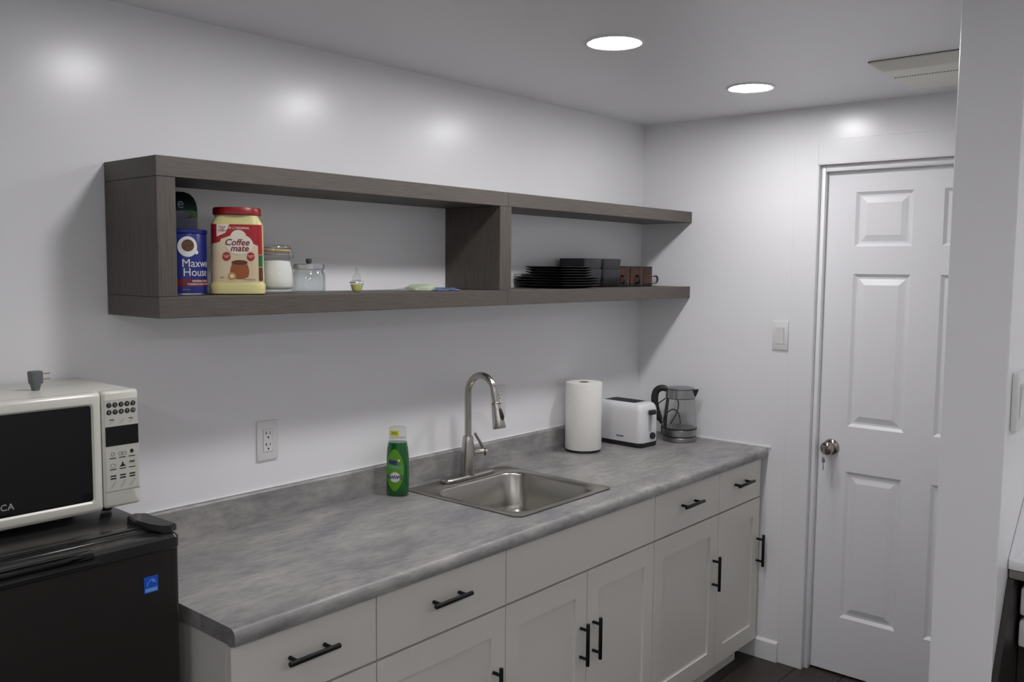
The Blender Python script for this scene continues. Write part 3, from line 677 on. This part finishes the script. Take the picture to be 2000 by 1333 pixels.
# sugar jar with wire clip lid
sj = thing('sugar_jar', 'glass clip-top jar filled with white sugar on the shelf', 'jar', (-2.078, -.140, ZS))
gp = [(.036,0),(.0430,.003),(.0465,.016),(.0475,.036),(.0455,.060),(.0405,.082),(.0370,.093),(.0360,.100),(.0360,.112),(.039,.114)]
bm = B(); lathe(bm, gp, 40, cap1=False); obj('glass_jar', bm, 'jar_glass', sj, ang=60)
bm = B(); lathe(bm, [(.034,.0105),(.0415,.0125),(.0445,.020),(.0455,.036),(.0435,.060),(.0390,.081),(.037,.088),(.020,.090),(.004,.0915)], 40); obj('sugar_fill', bm, 'sugar', sj, ang=60)
bm = B(); lathe(bm, [(.0385,.1145),(.0395,.117),(.0385,.119)], 40); obj('gasket', bm, 'jar_gasket', sj)
bm = B(); lathe(bm, [(.0385,.1193),(.040,.121),(.040,.127),(.036,.131),(.012,.133)], 40, cap0=False); obj('glass_lid', bm, 'jar_glass', sj, ang=50)
bm = B(); tube(bm, [(.0362*math.cos(a), .0362*math.sin(a), .106) for a in [i*2*PI/40 for i in range(41)]], .0009, 6); 
tube(bm, [(.034,-.014,.106),(.046,-.012,.108),(.0485,-.012,.098),(.0465,-.010,.112),(.044,-.010,.124),(.038,-.008,.129)], .0010, 6); tube(bm, [(.034,.004,.106),(.046,.004,.108),(.0485,.004,.098)], .001, 6); tube(bm, [(.0485,-.012,.098),(.0485,.004,.098)], .001, 6)
tube(bm, [(.0405*math.cos(a), .0405*math.sin(a), .124) for a in [i*2*PI/40 for i in range(41)]], .0009, 6)
obj('wire_clip', bm, 'grey_metal', sj)

# small empty jar with metal lid
ej = thing('glass_jar', 'small empty glass jar with grey metal lid and knob', 'jar', (-1.978, -.152, ZS))
bm = B(); lathe(bm, [(.040,0),(.0455,.003),(.0465,.012),(.0462,.045),(.0425,.058),(.0405,.060),(.0405,.070)], 40, cap1=False); obj('glass_body', bm, 'clear_glass', ej, ang=60)
bm = B(); lathe(bm, [(.036,.0045),(.0425,.006),(.0432,.014),(.0430,.045),(.0395,.057),(.0385,.068)], 40, cap1=False); obj('inner_glass', bm, 'clear_glass', ej, ang=60)
bm = B(); lathe(bm, [(.0425,.066),(.0435,.067),(.0435,.079),(.042,.081),(.030,.0815)], 40); obj('lid', bm, 'grey_metal', ej)
bm = B(); lathe(bm, [(.007,.0815),(.007,.086),(.0085,.088),(.0085,.094),(.007,.096)], 20); obj('knob', bm, 'slot_grey', ej)

# scented oil refill
ol = thing('oil_refill', 'tiny scented oil bulb with yellow liquid and clear stopper', 'bottle', (-1.812, -.160, ZS))
bm = B(); lathe(bm, [(.010,0),(.014,.003),(.0185,.018),(.0205,.026),(.0205,.030),(.012,.034),(.0085,.036)], 28, cap1=False); obj('glass_bulb', bm, 'clear_glass', ol, ang=60)
bm = B(); lathe(bm, [(.009,.0015),(.0125,.004),(.0165,.017),(.0180,.0225)], 28); obj('oil', bm, 'oil', ol)
bm = B(); lathe(bm, [(.0125,.032),(.0125,.046),(.010,.050),(.0045,.056),(.0040,.070),(.002,.073)], 20); obj('stopper', bm, 'clear_plastic', ol)
bm = B(); lathe(bm, [(.0205,.0262),(.0211,.0275),(.0205,.029)], 28, cap0=False, cap1=False); obj('neck_ring', bm, 'grey_metal', ol)

# crumpled packet of sponges
sb = thing('plastic_packet', 'flat crumpled plastic packet, pale green and blue, lying beside divider', 'packet', (-1.535, -.165, ZS), math.radians(-6))
rng = random.Random(3)
def packet(x0, x1, y0, y1, h, seed, z0_=0.0005):
    rr_ = random.Random(seed); bm = B(); nx, ny = 22, 12; pts = []
    for j in range(ny+1):
        r_ = []
        for i in range(nx+1):
            u, v = i/nx, j/ny; e_ = min(1, 6*min(u, 1-u))*min(1, 5*min(v, 1-v))
            r_.append((x0+(x1-x0)*u+rr_.uniform(-.002,.002), y0+(y1-y0)*v+rr_.uniform(-.002,.002), z0_+h*(e_**.6)*(.75+.25*math.sin(9*u+4*v+seed))+rr_.uniform(0,.0022)))
        pts.append(r_)
    sheet(bm, pts); lo = [[(p[0], p[1], z0_-.0003) for p in r_] for r_ in pts]; sheet(bm, lo); return bm
obj('green_film', packet(-.070, .035, -.045, .030, .019, 2), 'film_green', sb, ang=80)
obj('blue_film', packet(-.010, .105, -.060, .045, .008, 5), 'film_blue', sb, ang=80)
obj('clear_film', packet(-.100, .112, -.066, .050, .010, 9), 'clear_plastic', sb, ang=80)

# square black plates
def sq_plate(s, h=.013):
    bm = B(); a = s/2
    L_ = [rrect(-a*.62,a*.62,-a*.62,a*.62,.012,0,4), rrect(-a*.66,a*.66,-a*.66,a*.66,.014,.0005,4), rrect(-a*.80,a*.80,-a*.80,a*.80,.014,.0035,4), rrect(-a,a,-a,a,.014,h-.0018,4), rrect(-a,a,-a,a,.014,h,4), rrect(-a+.003,a-.003,-a+.003,a-.003,.012,h,4),
          rrect(-a*.79,a*.79,-a*.79,a*.79,.014,.0068,4), rrect(-a*.64,a*.64,-a*.64,a*.64,.014,.0036,4)]
    return loft(bm, L_)
pnames = ['bottom', 'second from the bottom', 'second from the top', 'topmost']
def stack(size, n, z, pitch, cx, cy, word, grp):
    o = None; 
    for k_ in range(n):
        if o is None: o = obj('dinner_plate' if size > .22 else 'side_plate', sq_plate(size), 'china_black')
        else: o = o.copy(); C.objects.link(o)
        o.location = (cx+rng.uniform(-.003,.003), cy+rng.uniform(-.003,.003), z+pitch*k_); o.rotation_euler = (0,0,math.radians(rng.uniform(-1.2,1.2)))
        tag(o, '%s square black plate, %s of its stack' % (word, pnames[k_]), 'plate', grp)
    return z+pitch*n
zt_ = stack(.244, 4, ZS, .0098, -.795, -.132, 'large', 'large square black plates')
stack(.194, 4, zt_+.0005, .0098, -.790, -.132, 'small', 'small square black plates')
# square black bowls
def sq_bowl(s=.128, h=.072):
    bm = B(); a = s/2
    def lp(f, z, wave=0.): return [(x_, y_, z-wave*(1-(abs(abs(x_)-abs(y_))/(a*f))**1.0 if False else wave*0)) for x_, y_, _ in rrect(-a*f,a*f,-a*f,a*f,.010*f,0,4)]
    L_ = [lp(.70,0), lp(.74,.001), lp(.90,.014), lp(.97,.040), lp(1.0,h-.002), lp(.998,h), lp(.962,h), lp(.93,.040), lp(.85,.016), lp(.66,.006)]
    return loft(bm, L_)
bo = None
for cx, who in ((-.588, 'left'), (-.452, 'right')):
    for k_ in range(2):
        if bo is None: bo = obj('bowl', sq_bowl(), 'bowl_black')
        else: bo = bo.copy(); C.objects.link(bo)
        bo.location = (cx, -.086, ZS+.0435*k_); bo.rotation_euler = (0,0,math.radians(1.5 if who == 'left' else -1))
        tag(bo, 'square black bowl, %s of the %s' % ('upper' if k_ else 'lower', 'stack beside the plates' if who == 'left' else 'stack beside the mugs'), 'bowl', 'square black bowls on the shelf')
# brown mugs
def mug():
    t = thing('mug', 'x', 'mug', group='brown mugs on the shelf')
    bm = B(); a = .037; rc = .020
    loft(bm, [rrect(-a+.004,a-.004,-a+.004,a-.004,rc-.004,0,4), rrect(-a,a,-a,a,rc,.003,4), rrect(-a,a,-a,a,rc,.081,4), rrect(-a+.004,a-.004,-a+.004,a-.004,rc-.004,.081,4), rrect(-a+.005,a-.005,-a+.005,a-.005,rc-.004,.006,4)]); obj('cup', bm, 'mug_brown', t)
    bm = B(); loft(bm, [rrect(-a-.0004,a+.0004,-a-.0004,a+.0004,rc,.0808,4), rrect(-a-.0004,a+.0004,-a-.0004,a+.0004,rc,.0855,4), rrect(-a+.003,a-.003,-a+.003,a-.003,rc-.004,.0862,4), rrect(-a+.0045,a-.0045,-a+.0045,a-.0045,rc-.004,.0808,4)], False, False); obj('rim', bm, 'china_black', t)
    bm = B(); loft(bm, [rrect(-a-.0005,a+.0005,-a-.0005,a+.0005,rc,.002,4), rrect(-a-.0005,a+.0005,-a-.0005,a+.0005,rc,.013,4)], False, False); obj('foot_band', bm, 'china_black', t)
    bm = B(); tube(bm, spline([(a-.003,0,.045),(a+.018,0,.045),(a+.027,0,.038),(a+.027,0,.022),(a+.018,0,.015),(a-.003,0,.015)], 5), .0042, 8); obj('handle', bm, 'china_black', t)
    return t
m0 = mug(); m0.location = (-.327, -.100, ZS); m0.rotation_euler = (0,0,math.radians(-128)); m0['label'] = 'brown square mug with black handle, next to the black bowls'
dup(m0, (-.234, -.104, ZS), math.radians(-118), 'brown square mug with black handle, middle one of the three')
dup(m0, (-.141, -.100, ZS), math.radians(-46), 'brown square mug with its black handle towards the end wall')

# ------------------------------------------------------------ things on the worktop
ZC = .9147
# green dish soap bottle
ds = thing('dish_soap_bottle', 'green dish soap bottle with clear cap beside the sink', 'bottle', (-1.578, -.080, ZC), math.radians(-55))
def oval(a, b_, z, n=40): return [(a*math.copysign(abs(math.cos(t_))**.75, math.cos(t_)), b_*math.copysign(abs(math.sin(t_))**.75, math.sin(t_)), z) for t_ in [2*PI*(i+.5)/n for i in range(n)]]
SP = [(.0330,.0235,0),(.0355,.0260,.004),(.0365,.0270,.03),(.0370,.0275,.08),(.0362,.0270,.125),(.0340,.0255,.155),(.0300,.0235,.176)]
obj('body', loft(B(), [oval(*s) for s in SP]), 'soap_green', ds, ang=70)
obj('neck', loft(B(), [oval(.0298,.0233,.1765), oval(.0272,.0222,.184), oval(.0262,.0218,.190)]), 'clear_plastic', ds, ang=70)
obj('cap', loft(B(), [oval(.0275,.0225,.1905), oval(.0280,.0230,.192), oval(.0268,.0222,.222), oval(.0240,.0200,.226)]), 'clear_plastic', ds, ang=50)
def onb(off, w_=.0370, d_=.0275):                                  # lay flat print on the bottle's curved front
    def fn(v):
        zz = min(max(v.z, .004), .224); 
        for s0, s1 in zip(SP+[(.0262,.0218,.190),(.0280,.0230,.192),(.0268,.0222,.2225)], SP[1:]+[(.0262,.0218,.190),(.0280,.0230,.192),(.0268,.0222,.2225),(.0268,.0222,.23)]):
            if zz <= s1[2]: break
        f = (zz-s0[2])/max(1e-6, s1[2]-s0[2]); a = s0[0]+(s1[0]-s0[0])*f; b_ = s0[1]+(s1[1]-s0[1])*f
        c_ = max(-.985, min(.985, v.x/a)); t_ = math.acos(abs(c_)**(1/.75)); y_ = b_*math.sin(t_)**.75
        return (c_*a*1.01, -y_-off+v.y, v.z)
    return fn
bm = B(); rows_ = []
for j in range(17):
    t_ = j/16; zz = .018+.138*t_; hw = .030*math.sin(PI*(.015+.97*t_))**.6; rows_.append([(-.004-hw+2*hw*i/10, 0, zz) for i in range(11)])
sl = obj('label', mapped(sheet(bm, rows_), onb(.0006)), 'soap_lime', ds, ang=60)
lg = obj('white_roundel', mapped(ell(B(), -.003, .064, .0175, .0165, 28), onb(.0011)), 'print_white', sl, ang=60)
bm = text('DAWN', .0165, .03, x=0, z=0, spacing=.90); mapped(bm, lambda v: (-v.x-.003, 0, -v.z+.065)); obj('lettering', mapped(bm, onb(.0018)), 'soap_navy', lg)
obj('navy_band', mapped(sheet(B(), [[(-.024+.028*i/8,0,.108-.004*i/8+.014*j/3) for i in range(9)] for j in range(4)]), onb(.0011)), 'soap_navy', sl, ang=60)
obj('teal_band', mapped(sheet(B(), [[(-.024+.044*i/10,0,.094-.002*i/8+.009*j/2) for i in range(11)] for j in range(3)]), onb(.0011)), 'soap_teal', sl, ang=60)
obj('apple_print', mapped(ell(B(), .013, .116, .0080, .0085, 20), onb(.0014)), 'soap_lime', sl, ang=60)
obj('apple_highlight', mapped(ell(B(), .010, .1195, .0040, .0036, 14), onb(.0017)), 'print_cream', sl, ang=60)
ys_ = obj('price_sticker', mapped(grid(B(), -.0200, .0090, .199, .2165, 10, 3), onb(.0012)), 'sticker_yellow', ds, ang=60)
bm = text('H.E', .0120, .02, x=-.0055, z=.2080); obj('sticker_lettering', mapped(bm, onb(.0016)), 'print_green', ys_)

# paper towel
pt = thing('paper_towel_roll', 'white paper towel roll standing on a wire holder', 'paper towel', (-.580, -.105, ZC))
bm = B(); loft(bm, [circ(.018,.010,48), circ(.073,.010,48), circ(.0745,.013,48), circ(.0750,.28,48), circ(.0735,.2835,48), circ(.0205,.2835,48), circ(.0200,.20,48), circ(.018,.010,48)], False, False); obj('roll', bm, 'paper', pt, ang=40)
bm = B(); loft(bm, [circ(.0200,.2825,24), circ(.0200,.284,24), circ(.0180,.284,24), circ(.0180,.2,24)], False, True); obj('core', bm, 'cardboard', pt)
bm = B(); tube(bm, [(.068*math.cos(a), .068*math.sin(a), .0035) for a in [i*2*PI/48 for i in range(49)]], .0030, 8); tube(bm, [(-.068,0,.0045),(.068,0,.0045)], .0028, 8); tube(bm, [(0,-.068,.0045),(0,.068,.0045)], .0028, 8); tube(bm, [(0,0,.004),(0,0,.272)], .003, 8); obj('wire_holder', bm, 'soft_black', pt)
bm = B(); sheet(bm, [[(.0752*math.cos(a)*(1+.010*i/6), .0752*math.sin(a)*(1+.010*i/6), z) for i, a in enumerate([-1.05+.05*q for q in range(7)])] for z in (.011,.05,.1,.15,.2,.25,.281)]); obj('loose_sheet', bm, 'paper', pt, ang=60)

# toaster
to = thing('toaster', 'white two-slice toaster with black base between towel roll and kettle', 'toaster', (-.322, -.147, ZC), math.radians(-3))
tw_, tl_ = .066, .122
def tl(ins, z, r): return rrect(-tw_+ins, tw_-ins, -tl_+ins, tl_-ins, r, z, 6)
bm = B(); loft(bm, [tl(.004,0,.020), tl(.002,.004,.022), tl(.001,.019,.022)]); obj('base', bm, 'soft_black', to)
bm = B(); loft(bm, [tl(.001,.0192,.026), tl(0,.024,.026), tl(.001,.15,.026), tl(.004,.168,.026), tl(.010,.178,.024), tl(.018,.1835,.020), tl(.026,.185,.016)]); bd_ = obj('body', bm, 'toaster_white', to, ang=60)
bm = B(); box(bm, -.042, .042, -.070, .088, .1848, .1858); obj('slot_plate', bm, 'slot_grey', to)
for s in (-.019, .019):
    bm = B(); box(bm, s-.0125, s+.0125, -.066, .084, .1856, .1863); obj('slot', bm, 'dark_slot', to)
bm = B(); box(bm, -.0110, .0110, -tl_-.0010, -tl_+.002, .066, .150, .001, 1); obj('lever_track', bm, 'ink_pale', to)
bm = B(); box(bm, -.020, .018, -tl_-.020, -tl_-.0015, .138, .158, .005, 3); obj('lever', bm, 'soft_black', to)
bm = B(); lathe(bm, [(.0145,0),(.0140,.010),(.0115,.012)], 24); mapped(bm, lambda v: (.012+v.x, -tl_-.0005-v.z, .046+v.y)); dk = obj('browning_knob', bm, 'soft_black', to)
bm = text('alegstar', .0135, .02, spacing=.95); mapped(bm, lambda v: (-tw_-.0006, -.015-v.x, .042+v.z)); obj('lettering', bm, 'soap_navy', to)

# kettle
kt = thing('electric_kettle', 'glass electric kettle with steel base and black handle', 'kettle', (-.110, -.284, ZC), math.radians(0))
bm = B(); lathe(bm, [(.072,0),(.0745,.002),(.0745,.017),(.073,.0185)], 48); obj('power_base', bm, 'kettle_steel', kt)
bm = B(); lathe(bm, [(.0725,.0188),(.0725,.0245)], 48); obj('base_gap', bm, 'soft_black', kt)
bm = B(); lathe(bm, [(.0735,.0248),(.0745,.026),(.0745,.052),(.073,.0535)], 48); lb_ = obj('lower_band', bm, 'kettle_steel', kt)
bm = B(); lathe(bm, [(.0748,.0538),(.0752,.055),(.0748,.0575),(.070,.058)], 48); obj('band_ring', bm, 'soft_black', lb_)
bm = B(); lathe(bm, [(.073,.0582),(.0735,.062),(.0715,.10),(.0660,.15),(.0620,.186)], 48, cap0=False, cap1=False); obj('glass_body', bm, 'kettle_glass', kt, ang=60)
bm = B(); lathe(bm, [(.0695,.0584),(.0695,.0592)], 40); obj('heating_plate', bm, 'kettle_steel', kt)
bm = B(); lathe(bm, [(.0625,.186),(.0640,.1865),(.0640,.189)], 48, cap0=False, cap1=False); obj('neck_seal', bm, 'soft_black', kt)
bm = B(); loft(bm, [circ(.0638,.189,48), circ(.0620,.225,48), circ(.0600,.226,48), circ(.0590,.19,48)], False, False)
cl_ = obj('collar', bm, 'kettle_steel', kt)
bm = B(); lathe(bm, [(.0596,.222),(.0610,.2262),(.0600,.2310),(.052,.2345),(.020,.2360)], 48); ld = obj('lid', bm, 'kettle_steel', kt, ang=50)
bm = B(); lathe(bm, [(.0612,.2245),(.0618,.2262),(.0612,.228)], 48, cap0=False, cap1=False); obj('lid_ring', bm, 'soft_black', ld)
sdx, sdy = .36, -.933                                         # spout direction
def kd(u, v, z): return (sdx*u - sdy*v, sdy*u + sdx*v, z)
bm = B(); loft(bm, [[kd(.056,-.024,.225), kd(.056,.024,.225), kd(.058,.014,.208), kd(.0605,0,.191), kd(.058,-.014,.208)], [kd(.066,-.020,.2262), kd(.066,.020,.2262), kd(.0665,.012,.210), kd(.0665,0,.195), kd(.0665,-.012,.210)], [kd(.080,-.006,.2285), kd(.080,.006,.2285), kd(.076,.004,.217), kd(.073,0,.208), kd(.076,-.004,.217)]]); obj('spout', bm, 'soft_black', kt)
hpath = spline([kd(-.056,0,.221), kd(-.080,0,.226), kd(-.103,0,.214), kd(-.112,0,.185), kd(-.108,0,.145), kd(-.095,0,.105), kd(-.080,0,.068)], 6)
bm = B(); tube(bm, hpath, [.012+.004*math.sin(PI*i/(len(hpath)-1)) - (.006 if i > len(hpath)-4 else 0) for i in range(len(hpath))], 14); obj('handle', bm, 'soft_black', kt, ang=60)
bm = B(); rows_ = []
for z_, r_ in ((.0600,.0722),(.10,.0706),(.15,.0650),(.185,.0613)): rows_.append([(r_*math.cos(a), r_*math.sin(a), z_) for a in [math.atan2(-sdy,-sdx)+.42+.055*q for q in range(9)]])
obj('gauge_strip', sheet(bm, rows_), 'slot_grey', kt, ang=60)
def kb_(u, z, dpt=.098): return (.65*u+.76*dpt, -.76*u+.65*dpt, z)
co = B(); tube(co, spline([kb_(-.060,.004,.05), kb_(-.062,.03), kb_(-.050,.085), kb_(-.020,.118), kb_(.005,.112), kb_(.018,.085), kb_(.022,.045), kb_(.015,.012), kb_(-.010,.006), kb_(-.024,.045), kb_(-.002,.090), kb_(.010,.125), kb_(.008,.160), kb_(-.02,.178), kb_(-.06,.160), kb_(-.10,.120,.09), kb_(-.13,.04,.08)], 6), .0026, 8)
obj('power_cord', co, 'soft_black', kt, ang=60)

# ------------------------------------------------------------ counter beyond the partition
bc = thing('side_counter', 'white side counter against the partition at the right edge of view', 'counter', (-1.1, -2.15, 0))
bm = B(); box(bm, -1.509, -.02, -2.45, PY0-.001, 1.056, 1.0755, .003); obj('top', bm, 'bar_top', bc, True)
bm = B(); box(bm, -1.505, -.03, -2.445, PY0-.002, 1.036, 1.0555, .004); obj('edge_board', bm, 'bar_edge', bc, True)
bm = B(); loft(bm, [[(-1.505,y_,1.0758),(-1.36,y_,1.200),(-1.36,y_,1.30),(-.03,y_,1.30),(-.03,y_,1.0758)] for y_ in (PY0-.0008, PY0-.010)]); obj('splash_panel', bm, 'bar_top', bc, True)
bm = B(); box(bm, -1.43, -.03, -2.42, PY0-.014, .0005, 1.0355); obj('base', bm, 'bar_dark', bc, True)
bm = B(); loft(bm, [[(-1.505,y_,1.0355),(-1.597,y_,.862),(-1.597,y_,.092),(-1.431,y_,.092),(-1.431,y_,1.0355)] for y_ in (PY0-.0008, PY0-.0125)]); obj('shadow_panel', bm, 'bar_dark', bc, True)  # dark sheet cut to the slant of the counter's shadow on the partition
for za, zb in ((.952,1.012), (.885,.942)):
    bm = B(); box(bm, -1.470, -1.431, -2.30, -1.868, za, zb, .006, 2); obj('drawer_front', bm, 'plastic_white', bc, True)

# faint round repair patch on the back wall: duller paint, barely seen
